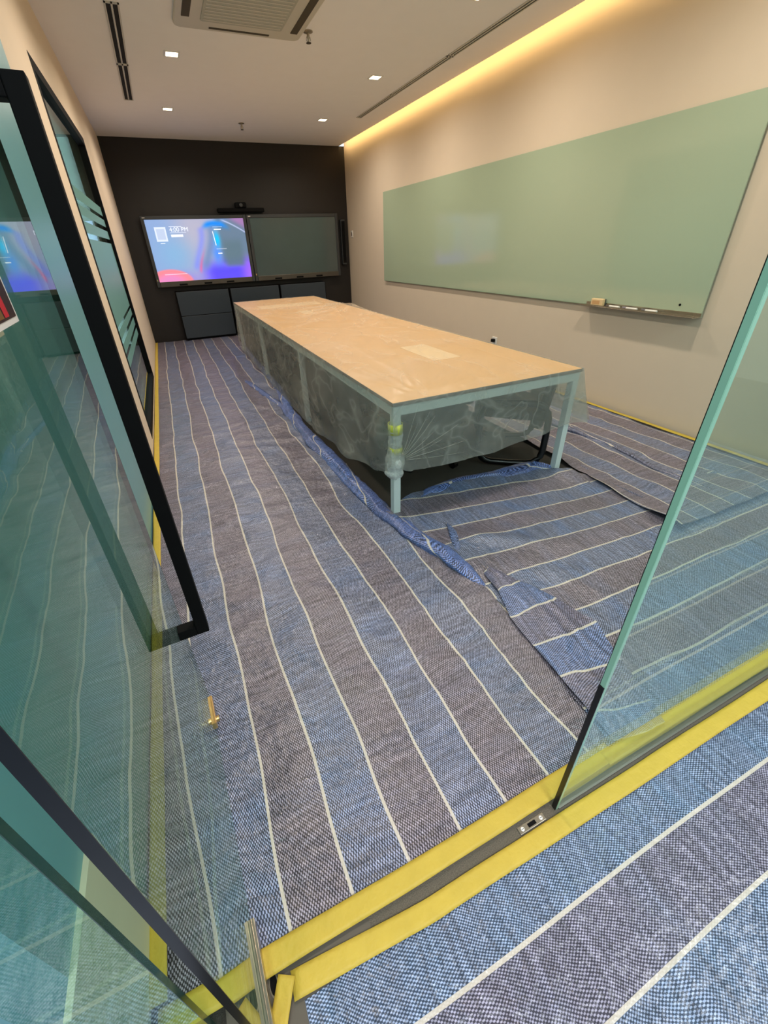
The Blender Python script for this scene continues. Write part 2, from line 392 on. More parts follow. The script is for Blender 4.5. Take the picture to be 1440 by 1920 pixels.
diffuser(3.20, 3.72, 4.99, 0.075, 'slot air diffuser along the right cove, segment nearest the glass front')

ac = thing('ceiling_air_conditioner', 'square white cassette air conditioner set in the ceiling', 'air conditioner', (1.08, 4.55, ZC))
def rrect(x0, y0, x1, y1, r, z0, z1, n=6):
    pts = []
    for cx, cy, a0 in ((x1-r, y1-r, 0), (x0+r, y1-r, 90), (x0+r, y0+r, 180), (x1-r, y0+r, 270)):
        for k in range(n + 1):
            a = math.radians(a0 + 90 * k / n); pts.append((cx + r*math.cos(a), cy + r*math.sin(a)))
    m = MB(); q = len(pts)
    return m.add([(x, y, z0) for x, y in pts] + [(x, y, z1) for x, y in pts],
                 [tuple(range(q))[::-1], tuple(range(q, 2*q))] + [(k, (k+1) % q, q+(k+1) % q, q+k) for k in range(q)])
rrect(-0.525, -0.5, 0.525, 0.5, 0.06, -0.03, -0.001).build('fascia', ACM, ac, bevel=0.008)
rrect(-0.33, -0.32, 0.33, 0.32, 0.02, -0.036, -0.028).build('grille', ACG, ac)
m = MB()
for k in range(12): m.box((-0.31, -0.30 + k*0.052, -0.039), (0.31, -0.285 + k*0.052, -0.0355))
m.build('grille_bar', ACM, ac)
for a, b in (((-0.25, 0.425), (0.25, 0.45)), ((-0.25, -0.45), (0.25, -0.425)), ((-0.475, -0.32), (-0.415, 0.28)), ((0.415, -0.32), (0.475, 0.34))):
    MB().box((a[0], a[1], -0.034), (b[0], b[1], -0.0295)).build('air_outlet', plain('outlet_shadow', (70, 62, 46), 0.7), ac)

def sprinkler(x, y, label, k=1.0):
    t = thing('fire_sprinkler', label, 'sprinkler', (x, y, ZC), group='ceiling sprinklers')
    MB().lathe([(0.034*k, -0.001), (0.034*k, -0.006), (0.012*k, -0.012)], 20).build('escutcheon', STEEL, t)
    MB().lathe([(0.010*k, -0.010), (0.010*k, -0.03*k), (0.006*k, -0.05*k), (0.003*k, -0.058*k)], 12).build('body', STEEL, t)
    MB().lathe([(0.018*k, -0.058*k), (0.018*k, -0.061*k)], 12).tube([(-0.012*k, 0, -0.028*k), (-0.016*k, 0, -0.045*k), (-0.004*k, 0, -0.06*k)], 0.002).tube([(0.012*k, 0, -0.028*k), (0.016*k, 0, -0.045*k), (0.004*k, 0, -0.06*k)], 0.002).build('deflector', BEZ, t)
sprinkler(1.66, 4.90, 'pendant sprinkler head beside the air conditioner corner', 1.25)
sprinkler(1.60, 8.12, 'small pendant sprinkler head near the black wall', 1.3)
led = tag(MB().box((XC + 0.0, 0.45, ZC + 0.20), (XC + 0.02, YB - 0.1, ZC + 0.21)).build('cove_light_strip', emit('cove_led', (1.0, 0.70, 0.30), 3.0)),
          'glowing warm light strip hidden in the cove along the right wall', 'light strip')

# ------------------------------------------------------------------ screens, credenza, camera bar
def screen_mat(name):
    m, nt, p, o = new_mat(name)
    a = N(nt, 'ShaderNodeVertexColor'); a.layer_name = 'Col'
    p.inputs['Base Color'].default_value = (0.01, 0.01, 0.01, 1); p.inputs['Roughness'].default_value = 0.12
    L(nt, a.outputs[0], p.inputs['Emission Color']); p.inputs['Emission Strength'].default_value = 1.0
    return m
def sm(a, b, x):
    t = max(0.0, min(1.0, (x - a) / (b - a))); return t*t*(3-2*t)
def mix3(a, b, t): return tuple(a[i] + (b[i]-a[i]) * t for i in range(3))
def wallpaper(u, v):          # u 0..1 left to right, v 0..1 bottom to top, sRGB 0..255
    c = mix3((132, 158, 202), (158, 160, 190), sm(0.1, 0.55, u))
    c = mix3(c, (176, 170, 186), math.exp(-((u-0.45)/0.18)**2 - ((v-0.8)/0.4)**2) * 0.8)
    c = mix3(c, (122, 170, 206), math.exp(-((u-0.22)/0.18)**2 - ((v-0.45)/0.3)**2) * 0.7)
    c = mix3(c, (98, 118, 140), sm(0.66, 0.74, u) * sm(0.22, 0.3, v))
    # purple floor of the picture
    c = mix3(c, (86, 70, 246), sm(0.42, 0.12, v) * sm(0.38, 0.62, u))
    c = mix3(c, (150, 96, 226), sm(0.5, 0.1, v) * sm(0.84, 1.0, u))
    c = mix3(c, (150, 110, 220), sm(0.25, 0.0, v) * sm(0.6, 0.2, u) * 0.7)
    # grey green dune behind the text
    c = mix3(c, (88, 110, 122), sm(0.7, 0.78, u) * sm(0.16, 0.26, v) * sm(0.98, 0.9, u) * sm(0.75, 0.55, v) * 0.85)
    # warm dome, bottom left
    d = ((u-0.12)/0.24)**2 + ((v+0.03)/0.24)**2
    c = mix3(c, (246, 128, 140), sm(1.1, 0.8, d))
    c = mix3(c, (206, 130, 200), sm(0.7, 0.1, d) * 0.7)
    # tall ribbon: blue crest falling to the left
    xr = 0.45 + 0.13 * sm(0.10, 0.80, v) + 0.14 * sm(0.80, 0.97, v) ** 2
    dx = (u - xr); k = sm(0.99, 0.95, v)
    c = mix3(c, (116, 128, 238), math.exp(-((dx+0.045)/0.035)**2) * sm(0.12, 0.25, v) * 0.6 * sm(0.98, 0.8, v))
    c = mix3(c, (228, 96, 150), math.exp(-((dx+0.0)/0.015)**2) * sm(0.62, 0.2, v) * sm(0.08, 0.2, v) * 0.8)
    c = mix3(c, (104, 128, 170), math.exp(-((dx-0.06)/0.05)**2) * sm(0.1, 0.3, v) * 0.8)
    ya2 = 0.955 - 3.2 * (u - 0.68) ** 2
    c = mix3(c, (20, 130, 235), math.exp(-((v-ya2+0.03)/0.045)**2) * sm(0.53, 0.62, u) * sm(0.86, 0.74, u))
    c = mix3(c, (0, 190, 250), math.exp(-((u-0.685)/0.03)**2 - ((v-0.66)/0.12)**2))
    c = mix3(c, (60, 130, 240), math.exp(-((u-0.66)/0.05)**2 - ((v-0.42)/0.16)**2) * 0.8)
    # thin light arcs at top right
    ya = 0.985 - 1.3 * max(0, u - 0.74)**1.35 * 1.0
    c = mix3(c, (190, 196, 236), math.exp(-((v-ya)/0.012)**2) * sm(0.74, 0.8, u) * 0.9)
    c = mix3(c, (190, 110, 180), sm(0.0, 0.14, v-ya) * sm(0.78, 0.9, u) * 0.6)
    return c
def display(name, x0, x1, z0, z1, yf, label, on):
    cx = (x0+x1)/2; w2 = (x1-x0)/2; h = z1 - z0
    t = thing(name, label, 'screen', (cx, yf, z0), group='wall mounted touch displays')
    m = MB().box((-w2+0.01, 0.03, 0.03), (w2-0.01, 0.115, h-0.01)); m.build('housing', BLK, t)
    m = MB(); b = 0.055; bb = 0.085
    m.box((-w2, 0, 0), (-w2+b, 0.04, h)).box((w2-b, 0, 0), (w2, 0.04, h)).box((-w2+b, 0, h-b), (w2-b, 0.04, h))
    m.build('bezel', DGREY, t, bevel=0.006)
    MB().box((-w2+b, -0.012, 0), (w2-b, 0.04, bb)).build('pen_tray', BEZ, t, bevel=0.005)
    for k in (-0.45, 0.0, 0.42):
        MB().box((k*w2*1.1-0.07, -0.018, 0.012), (k*w2*1.1+0.07, -0.008, 0.04)).build('tray_slot', BLK, t, bevel=0.003)
    MB().box((-w2+b*0.3, -0.002, 0.10), (-w2+b*0.6, 0.001, 0.13)).build('indicator_light', BRASS, t)
    MB().box((-w2+0.03, -0.0015, h-0.032), (-w2+0.075, 0.001, h-0.022)).build('corner_mark', WHITEP, t)
    sw0, sw1, sz0, sz1 = -w2+b, w2-b, bb, h-b
    nu, nv = 220, 124
    m = MB().grid(nu, nv, lambda u, v: ((sw0+(sw1-sw0)*u, 0.012, sz0+(sz1-sz0)*v), (u, v)))
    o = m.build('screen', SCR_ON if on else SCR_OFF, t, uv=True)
    if on:
        ca = o.data.color_attributes.new('Col', 'FLOAT_COLOR', 'POINT')
        buf = []
        for j in range(nv+1):
            for i in range(nu+1):
                c = wallpaper(i/nu, j/nv); buf += list(s2l(tuple(min(255, max(0, q)) for q in c)))
        ca.data.foreach_set('color', buf)
        def sx(u): return sw0 + (sw1-sw0)*u
        def sz(v): return sz0 + (sz1-sz0)*v
        def rect(nm, u0, u1, v0, v1, mat, y=0.010):
            MB().box((sx(u0), y-0.0008, sz(v0)), (sx(u1), y, sz(v1))).build(nm, mat, t)
        rect('code_tile', 0.075, 0.185, 0.66, 0.885, SCR_TILE)
        MB().add([(sx(0.09), 0.0085, sz(0.69)), (sx(0.17), 0.0085, sz(0.69)), (sx(0.17), 0.0085, sz(0.855)), (sx(0.09), 0.0085, sz(0.855))], [(0, 1, 2, 3)]).build('tile_centre', SCR_TILE2, t)
        rect('caption_line', 0.105, 0.15, 0.625, 0.635, SCR_W)
        rect('caption_line', 0.22, 0.345, 0.885, 0.893, SCR_W)
        rect('address_pill', 0.225, 0.345, 0.725, 0.765, SCR_W)
        rect('caption_line', 0.22, 0.38, 0.79, 0.795, SCR_W)
        rect('caption_line', 0.66, 0.76, 0.868, 0.872, SCR_W); rect('caption_line', 0.67, 0.745, 0.822, 0.838, SCR_W)
        rect('caption_line', 0.66, 0.77, 0.508, 0.512, SCR_W); rect('caption_line', 0.67, 0.715, 0.425, 0.445, SCR_W)
        rect('caption_line', 0.07, 0.30, 0.118, 0.124, SCR_W)
        m = MB().add([(sx(0.648), 0.0092, sz(0.80)), (sx(0.656), 0.0092, sz(0.80)), (sx(0.668), 0.0092, sz(0.57)), (sx(0.660), 0.0092, sz(0.57))], [(0, 3, 2, 1)]); m.build('divider_line', SCR_W, t)
        for txt, uu in (('4:00', 0.22), ('PM', 0.335)):
            cu = bpy.data.curves.new('clock', 'FONT'); cu.body = txt; cu.size = 0.095; cu.align_x = 'LEFT'; cu.extrude = 0.0004
            to = bpy.data.objects.new('tmp', cu); C.objects.link(to); bpy.context.view_layer.update()
            me = bpy.data.meshes.new_from_object(to); bpy.data.objects.remove(to)
            me.materials.clear(); me.materials.append(SCR_W)
            tx = bpy.data.objects.new('clock_text', me); C.objects.link(tx); tx.parent = t
            tx.location = (sx(uu), 0.008, sz(0.81)); tx.rotation_euler = (math.radians(90), 0, 0)
    return t
SCR_ON = screen_mat('lit_screen'); SCR_OFF = plain('dark_screen_glass', (66, 80, 80), 0.16, spec=0.9, var=0.25, scale=1.2)  # dark screen's base colour raised to paint in the corridor reflection
SCR_W = emit('screen_white', (235, 240, 255), 1.0); SCR_TILE = emit('screen_tile', (214, 222, 240), 1.0); SCR_TILE2 = emit('screen_tile_grey', (186, 198, 222), 1.0)
TY = 9.255
display('touch_display', -0.125, 1.655, 0.962, 2.062, TY, 'lit touch display with blue and purple wallpaper on the black wall', True)
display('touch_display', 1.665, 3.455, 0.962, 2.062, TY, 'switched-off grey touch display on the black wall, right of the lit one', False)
t = thing('video_bar', 'black camera bar mounted above the joint of the two displays', 'camera', (1.60, 9.30, 2.08))
MB().box((-0.42, -0.03, 0.02), (0.42, 0.075, 0.085)).build('bar', BLK, t, bevel=0.012)
MB().box((-0.10, -0.05, 0.085), (0.10, 0.06, 0.17)).build('camera_head', BLK, t, bevel=0.02)
MB().lathe([(0.03, 0), (0.03, 0.02), (0.02, 0.024)], 20).build('camera_lens', DGREY, t).matrix_local = Matrix.Translation((0.0, -0.05, 0.125)) @ Matrix.Rotation(math.radians(90), 4, 'X')
t = thing('wall_speaker', 'narrow black column speaker right of the dark display', 'speaker', (3.56, 9.31, 1.16))
MB().box((-0.03, -0.02, 0), (0.06, 0.078, 0.80)).build('cabinet', DGREY, t, bevel=0.008)
MB().box((-0.02, -0.026, 0.03), (0.05, -0.019, 0.77)).build('speaker_grille', BLK, t)
# credenza units under the screens
for i, (x0, x1) in enumerate(((0.14, 1.10), (1.12, 2.08), (2.10, 3.06))):
    lb = ['slate grey double-door credenza unit under the lit display', 'slate grey credenza unit below the joint of the displays, mostly hidden by the table', 'slate grey credenza unit under the dark display, mostly hidden by the table'][i]
    t = thing('credenza', lb, 'cabinet', (x0, 9.15, 0), group='credenza units under the displays')
    wd = x1 - x0
    MB().box((0, 0.02, 0.05), (wd, 0.235, 0.875)).build('body', BLK, t)
    MB().box((0.02, 0.05, 0.0), (wd-0.02, 0.22, 0.05)).build('plinth', BLK, t)
    MB().box((0.012, 0, 0.46), (wd-0.012, 0.02, 0.87)).build('door', SLATE, t, bevel=0.004)
    MB().box((0.012, 0, 0.055), (wd-0.012, 0.02, 0.45)).build('door', SLATE, t, bevel=0.004)

# ------------------------------------------------------------------ whiteboard side
wb = thing('glass_whiteboard', 'large pale green glass writing board on the right wall', 'whiteboard', (XR - 0.003, 4.87, 0.93))
MB().box((-0.030, -2.78, 0.0), (-0.020, 2.77, 1.32)).build('glass_sheet', WB, wb, bevel=0.001)
MB().box((-0.0302, -2.785, -0.004), (-0.0195, 2.775, -0.0005)).build('bottom_edge', plain('board_edge', (150, 176, 146), 0.3), wb)
for yy in (-2.6, -0.9, 0.9, 2.6):
    for zz in (0.12, 1.2):
        MB().box((-0.020, yy - 0.02, zz - 0.02), (0.0, yy + 0.02, zz + 0.02)).build('standoff', STEEL, wb)
tr = thing('pen_tray', 'narrow silver pen ledge under the glass board', 'shelf', (XR - 0.031, 2.62, 0.925))
MB().box((-0.075, -0.53, 0.0), (0.0, 0.53, 0.004)).build('ledge', STEEL, tr, bevel=0.001)
MB().box((-0.075, -0.53, 0.004), (-0.072, 0.53, 0.014)).box((-0.003, -0.53, 0.004), (0.0, 0.53, 0.03)).build('lip', STEEL, tr)
er = thing('board_eraser', 'cream board eraser standing on the left end of the pen ledge', 'eraser', (XR - 0.066, 2.995, 0.930), 0.05)
MB().box((-0.024, -0.062, 0.0), (0.012, 0.062, 0.062)).build('body', plain('eraser_cream', (226, 196, 148), 0.6), er, bevel=0.008)
MB().box((0.0125, -0.060, 0.004), (0.024, 0.060, 0.058)).build('felt', plain('eraser_felt', (90, 90, 80), 0.95), er)
MB().box((-0.0255, -0.03, 0.016), (-0.0242, 0.045, 0.046)).build('label_patch', plain('eraser_label', (206, 160, 108), 0.6), er)
def marker(y, label, capcol, rz=0.0):
    t = thing('whiteboard_marker', label, 'marker', (XR - 0.07, y, 0.9385), rz, group='markers on the pen ledge')
    MB().tube([(0, -0.065, 0), (0, 0.035, 0)], 0.0088, 12).build('barrel', WHITEP, t, smooth=False)
    MB().tube([(0, 0.035, 0), (0, 0.07, 0)], 0.0095, 12).build('cap', plain('cap_%d' % int(y*100), capcol, 0.4), t)
marker(2.83, 'white marker with dark cap nearest the eraser', (70, 60, 56))
marker(2.66, 'white marker with grey cap in the middle of the pen ledge', (116, 110, 120), 0.04)
marker(2.48, 'white marker farthest right on the pen ledge', (96, 92, 96))
mg = MB().lathe([(0.009, 0), (0.009, 0.006)], 14).build('board_magnet', BLK)
mg.location = (XR - 0.0305, 2.27, 1.0); mg.rotation_euler = (0, math.radians(-90), 0)
tag(mg, 'tiny dark magnet dot low on the green glass board', 'magnet')
t = thing('wall_switch', 'small white wall switch between black wall and glass board', 'switch', (XR, 9.17, 1.64))
MB().box((-0.012, -0.045, 0), (0, 0.045, 0.12)).build('plate', WHITEP, t, bevel=0.003)
MB().box((-0.017, -0.02, 0.03), (-0.012, 0.02, 0.09)).build('rocker', plain('rocker_grey', (120, 112, 104), 0.5), t)
t = thing('wall_socket', 'small wall socket with a plug, low on the right wall behind the table', 'socket', (XR, 4.46, 0.33))
MB().box((-0.010, -0.045, 0), (0, 0.045, 0.09)).build('plate', WHITEP, t, bevel=0.003)
MB().box((-0.05, -0.022, 0.03), (-0.010, 0.022, 0.07)).build('plug', BLK, t, bevel=0.006)

# ------------------------------------------------------------------ glass front: door, side panels
door = bpy.data.objects.new('door_1', None); C.objects.link(door); door['kind'] = 'structure'
DA = math.atan(0.042)
door.location = (-0.178, 0.30, 0); door.rotation_euler = (0, 0, DA)
DL0, DL1, DH = -0.05, 0.83, 2.98
MB().box((-0.006, DL0, 0.012), (0.006, DL1, DH)).build('door_glass', GLASS_D, door)
MB().box((-0.0062, DL0 - 0.0012, 0.012), (0.0062, DL0, DH)).build('hinge_side_edge', GEDGED, door)
MB().box((-0.0062, DL1, 0.012), (0.0062, DL1 + 0.0012, DH)).build('free_edge', GEDGE, door)
def handle(sgn):
    o = bpy.data.objects.new('pull_handle', None); C.objects.link(o); o.parent = door
    xo = 0.072 * sgn; h0, h1 = 0.525, 1.745; y0 = 0.70; q = 0.0165
    m = MB().box((xo - q, y0 - q, h0), (xo + q, y0 + q, h1)); m.build('grip_bar', BLK, o, bevel=0.002)
    for z in (h0, h1 - 2*q):
        a, b = (0.0062, xo - q) if sgn > 0 else (xo + q, -0.0062)
        MB().box((a, y0 - q, z), (b, y0 + q, z + 2*q)).build('mounting_arm', BLK, o, bevel=0.002)
handle(1)
# floor patch fitting at the pivot, lock patch at the free corner
m = MB().box((-0.018, -0.03, 0.012), (0.018, 0.165, 0.050))
for k in (-0.010, 0.0, 0.010): m.box((k - 0.0018, -0.03, 0.050), (k + 0.0018, 0.165, 0.0525))
m.build('pivot_patch', STEEL, door, bevel=0.0015)
lk = MB().box((-0.014, DL1 - 0.115, 0.030), (0.014, DL1 + 0.003, 0.062)).build('lock_patch', BRASS, door, bevel=0.002)
MB().tube([(-0.024, DL1 - 0.088, 0.044), (0.024, DL1 - 0.088, 0.044)], 0.011, 16).build('lock_cylinder', BRASS, lk)
MB().tube([(0, DL1 - 0.02, 0.030), (0, DL1 - 0.02, 0.012)], 0.006, 10).build('lock_bolt', STEEL, lk)
# notice stuck on the door glass
nt_ = thing('notice_sign', 'framed dark notice with a red streak stuck on the glass door', 'sign', (-0.178, 0.30, 0), DA)
MB().box((0.0066, 0.15, 1.43), (0.0086, 0.425, 1.75)).build('frame', WHITEP, nt_)
MB().box((0.0087, 0.15, 1.437), (0.0092, 0.418, 1.74)).build('poster', plain('poster_dark', (34, 18, 32), 0.4, var=0.5, scale=25), nt_)
MB().add([(0.0095, 0.365, 1.440), (0.0095, 0.385, 1.440), (0.0095, 0.375, 1.53), (0.0095, 0.345, 1.53)], [(0, 1, 2, 3)]).build('red_streak', plain('poster_red', (200, 24, 50), 0.4), nt_)
MB().add([(0.0095, 0.31, 1.440), (0.0095, 0.36, 1.440), (0.0095, 0.345, 1.49), (0.0095, 0.31, 1.50)], [(0, 1, 2, 3)]).build('ochre_patch', plain('poster_ochre', (120, 84, 40), 0.4), nt_)

pr = thing('glass_partition', 'frameless clear glass front panel on the right, over the yellow tape', 'glass panel', (0.708, YP, 0))
MB().box((0.0, 0.0, 0.006), (XR - 0.709, 0.012, ZC - 0.01)).build('glass_sheet', GLASS_R, pr)
MB().box((-0.0012, -0.0003, 0.60), (0.0, 0.0108, ZC - 0.01)).build('left_edge', GEDGEL, pr)
MB().box((-0.0012, 0.0108, 0.60), (0.0, 0.0123, ZC - 0.01)).build('edge_arris', GEDGED, pr)
MB().box((-0.002, -0.0008, 0.006), (0.0, 0.0128, 0.60)).build('edge_seal', GEDGED, pr)
MB().box((0.0, -0.0009, 0.006), (0.009, -0.0002, ZC - 0.01)).build('edge_reflection', GEDGEL, pr)  # light green strip painting the edge reflection onto the glass face
MB().box((0.012, -0.003, 0.0005), (XR - 0.71, 0.015, 0.008)).build('floor_channel', plain('channel_grey', (120, 120, 112), 0.4, metal=0.5), pr)
pl = thing('glass_partition', 'narrow fixed glass panel at the bottom left, left of the door pivot', 'glass panel', (-0.278, YP - 0.012, 0))
MB().box((XL + 0.279, 0.0, 0.006), (0.0, 0.012, ZC - 0.01)).build('glass_sheet', GLASS_L, pl)
MB().box((0.0, -0.0003, 0.006), (0.0012, 0.0123, ZC - 0.01)).build('right_edge', GEDGE, pl)

# ------------------------------------------------------------------ floor coverings
EDGE = [(0.40, 1.04), (0.53, 1.05), (0.8, 1.08), (1.04, 1.115), (1.39, 1.09), (1.77, 0.985), (2.15, 0.94), (2.94, 0.91), (3.76, 0.87), (5.3, 1.0), (7.5, 1.03), (8.56, 1.06), (9.2, 1.3)]
def main_pt(u, v):
    y = 0.385 + (9.30 - 0.385) * v ** 1.6
    x1 = interp(EDGE, y); x0 = -0.405
    x = x0 + (x1 - x0) * u
    near = math.exp(-((x - x1) / 0.22) ** 2)
    fade = min(1.0, (y - 0.385) / 0.25)
    dx = 0.014 * nz(x*2.2, y*1.3, 3) + 0.012 * nz(x*5, y*3, 8)
    z = 0.0045 + fade * (0.011 * ridge(x*3.0 + nz(x*2, y*2)*1.5, y*4.2, 1.3) + 0.004 * nz(x*9, y*14, 4))
    z += near * fade * (0.022 * max(0, nz(x*5, y*3.2, 6) + 0.35))
    if y > 4.5:      # bunched up wave beyond the middle of the table
        q = math.exp(-((x - (0.60 + 0.07*(y-6))) / 0.10) ** 2) * math.exp(-((y-6.0)/1.3)**2); z += 0.03*q; 
    z = max(z, 0.003)
    yy = y + 0.01 * nz(x*3, y*3, 12)
    U = (x + dx * fade * 1.2 + near * 0.05 * nz(y*2.0, 5, 2) - 0.005 + 10*0.17 - (-0.265 + 0.17)) - 0.0
    return (x, yy, z), (U, y)
def cover(name, label, loc=(0, 0, 0)):
    return thing(name, label, 'floor covering', loc)
fc = cover('floor_covering', 'blue and purple striped covering with long stripes on the floor left of the table')
MB().grid(64, 330, main_pt).build('sheet', T_MAIN, fc, smooth=True, uv=True)
# rolled blue edge beside the table
def roll(pts, rads, mat, parent, name, n=14, flat=0.6, seed=0.0, step=0.03):
    P = [Vector(p) for p in pts]; out = []; R = []
    for i in range(len(P) - 1):
        L_ = (P[i+1] - P[i]).length; k = max(1, int(L_ / step))
        for j in range(k):
            t = j / k; out.append(P[i].lerp(P[i+1], t)); R.append(rads[i] + (rads[i+1] - rads[i]) * t)
    out.append(P[-1]); R.append(rads[-1])
    m = MB(); vs = []; uvs = []; s = 0
    for i, p in enumerate(out):
        t = (out[min(i+1, len(out)-1)] - out[max(i-1, 0)]); t.z = 0; t.normalize()
        a = Vector((t.y, -t.x, 0)); r = R[i]
        if i: s += (out[i] - out[i-1]).length
        for k in range(n + 1):
            an = math.pi * k / n
            rr = r * (1 + 0.36 * nz(s*4, k*0.45, seed) + 0.16 * nz(s*19, k*0.9, seed + 3))
            vs.append(p + a * math.cos(an) * rr * 1.25 + Vector((0.012*nz(s*5, 1, seed), 0.012*nz(s*5, 2, seed), max(0.001, math.sin(an) * rr * flat * 1.6))))
            uvs.append((s * 0.22 + k / n * r * 4.5 + 0.05 * nz(s*3, k*0.2, seed), s + k / n * r * 2))
    fs = []
    for i in range(len(out) - 1):
        for k in range(n):
            q = i*(n+1)+k; fs.append((q, q+n+1, q+n+2, q+1))
    m.add(vs, fs, uvs)
    return m.build(name, mat, parent, smooth=True, uv=True)
ys = [8.9, 8.0, 7.0, 6.0, 5.0, 4.2, 3.5, 2.9, 2.4, 2.0, 1.75, 1.5, 1.32, 1.2, 1.12]
rd = [0.02, 0.03, 0.03, 0.035, 0.04, 0.045, 0.05, 0.05, 0.046, 0.048, 0.052, 0.048, 0.036, 0.018, 0.005]
roll([(interp(EDGE, y) - 0.01, y, 0.004) for y in ys], rd, T_FOLD, fc, 'rolled_edge', seed=1.0, flat=0.6)
roll([(0.50, 6.6, 0.006), (0.60, 6.0, 0.006), (0.75, 5.2, 0.006), (0.86, 4.4, 0.006), (0.90, 3.7, 0.006)], [0.008, 0.028, 0.03, 0.028, 0.012], T_FOLD, fc, 'loose_fold', seed=5.0, flat=0.45)

# front covering between the table and the glass panel, stripes across
TOPE = [(1.0, 1.90), (1.05, 1.98), (1.32, 2.10), (1.63, 2.12), (1.87, 2.05), (2.19, 2.03), (2.35, 1.90), (2.6, 1.62), (3.0, 1.45), (3.66, 1.40)]
def front_pt(u, v):
    x = 1.055 + (3.60 - 1.055) * u
    y1 = interp(TOPE, x); y0 = 0.355
    y = y0 + (y1 - y0) * v
    xl = interp(EDGE, y)
    xs = x + (xl - 1.055) * max(0, 1 - u*4) - 0.02
    fade = min(1, (y - y0) / 0.2)
    nearT = math.exp(-((y1 - y) / 0.16) ** 2) * (1 if x < 2.4 else 0.25)
    nearL = math.exp(-((xs - xl) / 0.25) ** 2)
    z = 0.006 + fade * (0.008 * ridge(xs*3.4 + nz(xs*2, y*2, 9), y*3.1, 7.7) + 0.004 * nz(xs*8, y*8, 2))
    z += nearT * (0.030 + 0.030 * nz(xs*3.2, y*2, 5)) + nearL * fade * 0.022 * max(0, nz(xs*4, y*7, 11) + 0.3)
    # diagonal crease running from the fold
    d = abs((xs - 1.45) * 0.5 + (y - 1.45) * 0.8); z += 0.02 * math.exp(-(d/0.05)**2) * math.exp(-((xs-1.4)/0.25)**2)
    z = max(0.0055, z)
    k = 0.17 * sm(0.7, 2.0, y)
    U = y + k * (min(x, 2.6) - 1.05) + 0.014 * nz(xs*2.6, y*2.0, 3) + (0.02 * nz(xs*5, y*3, 4) + 0.05*nz(xs*2.5, 3, 9)) * (nearL + nearT) + 2*0.17 - 0.135
    return (xs, y, z), (U, x)
ff = cover('floor_covering', 'striped covering with crosswise stripes on the floor in front of the table end')
MB().grid(150, 100, front_pt).build('sheet', T_FRONT, ff, smooth=True, uv=True)
roll([(1.10, 1.97, 0.01), (1.32, 2.09, 0.012), (1.63, 2.12, 0.012), (1.9, 2.06, 0.012), (2.19, 2.03, 0.014), (2.34, 1.93, 0.01)], [0.012, 0.03, 0.034, 0.046, 0.058, 0.02], T_FOLD, ff, 'turned_up_edge', seed=9.0)
roll([(1.24, 1.74, 0.012), (1.20, 1.62, 0.02), (1.155, 1.50, 0.02), (1.11, 1.40, 0.014)], [0.004, 0.016, 0.018, 0.010], T_FLAP, ff, 'standing_crease', seed=19.0)

FL = [(1.151, 1.268), (1.136, 1.132), (1.074, 0.973), (1.060, 0.813), (1.047, 0.654), (1.035, 0.500), (1.03, 0.40)]
FR = [(1.194, 1.293), (1.272, 1.136), (1.346, 0.975), (1.390, 0.787), (1.324, 0.613), (1.269, 0.446), (1.24, 0.37)]
def flap_pt(u, v):
    t = v * 6; k = min(5, int(t)); q = t - k
    a = [FL[k][i] + (FL[k+1][i] - FL[k][i]) * q for i in (0, 1)]; b = [FR[k][i] + (FR[k+1][i] - FR[k][i]) * q for i in (0, 1)]
    x = a[0] + (b[0]-a[0])*u; y = a[1] + (b[1]-a[1])*u
    z = 0.014 + 0.022 * math.sin(math.pi * min(1, u*0.9 + 0.1)) * (1 - 0.7*v) + 0.012 * ridge(x*9 + v, y*4, 3) + 0.01*u
    y += 0.02 * math.sin(math.pi*u) * -0.6
    return (x, y, z), (0.17 * (t + 7) + 0.012*nz(u*3, t, 4), x*0.9)
MB().grid(30, 90, flap_pt).build('folded_flap', T_FLAP, ff, smooth=True, uv=True)

# side covering between the table and right wall
def side_pt(u, v):
    y = 1.08 + (9.2 - 1.08) * v ** 1.5
    x0 = 2.44 - 0.05 * math.sin(y*1.7); x = x0 + (3.635 - x0) * u
    fade = min(1, (y - 1.08) / 0.1)
    z = 0.016 + 0.012 * ridge(x*3.2 + nz(x*2, y)*1.2, y*2.2, 4.4) * fade + 0.006 * nz(x*7, y*8, 1)
    if y < 1.6: z = z + 0.012 * (1 - (y-1.08)/0.52)
    z += 0.02 * math.exp(-((x - x0)/0.08)**2) * (nz(y*4, 1, 2) + 0.5)
    z = max(0.012, z)
    U = x + 0.05 * nz(x*1.5, y*1.3, 6) + 0.012 * nz(x*6, y*6, 9) * 1.5 - 3.42 + 0.17*24
    return (x, y + 0.05*nz(x*3, 0, 5)*(1 if v == 0 else 0.0), z), (U, y)
fs_ = cover('floor_covering', 'striped covering with lengthwise stripes between the table and right wall')
MB().grid(60, 200, side_pt).build('sheet', T_MAIN, fs_, smooth=True, uv=True)
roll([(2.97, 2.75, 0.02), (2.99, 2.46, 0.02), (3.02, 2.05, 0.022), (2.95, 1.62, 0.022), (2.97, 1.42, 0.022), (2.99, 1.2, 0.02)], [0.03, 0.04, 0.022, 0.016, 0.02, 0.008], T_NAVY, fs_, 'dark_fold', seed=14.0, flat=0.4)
roll([(2.53, 1.93, 0.018), (2.49, 1.6, 0.018), (2.52, 1.4, 0.018)], [0.006, 0.014, 0.004], T_NAVY, fs_, 'dark_fold', seed=24.0, flat=0.4)

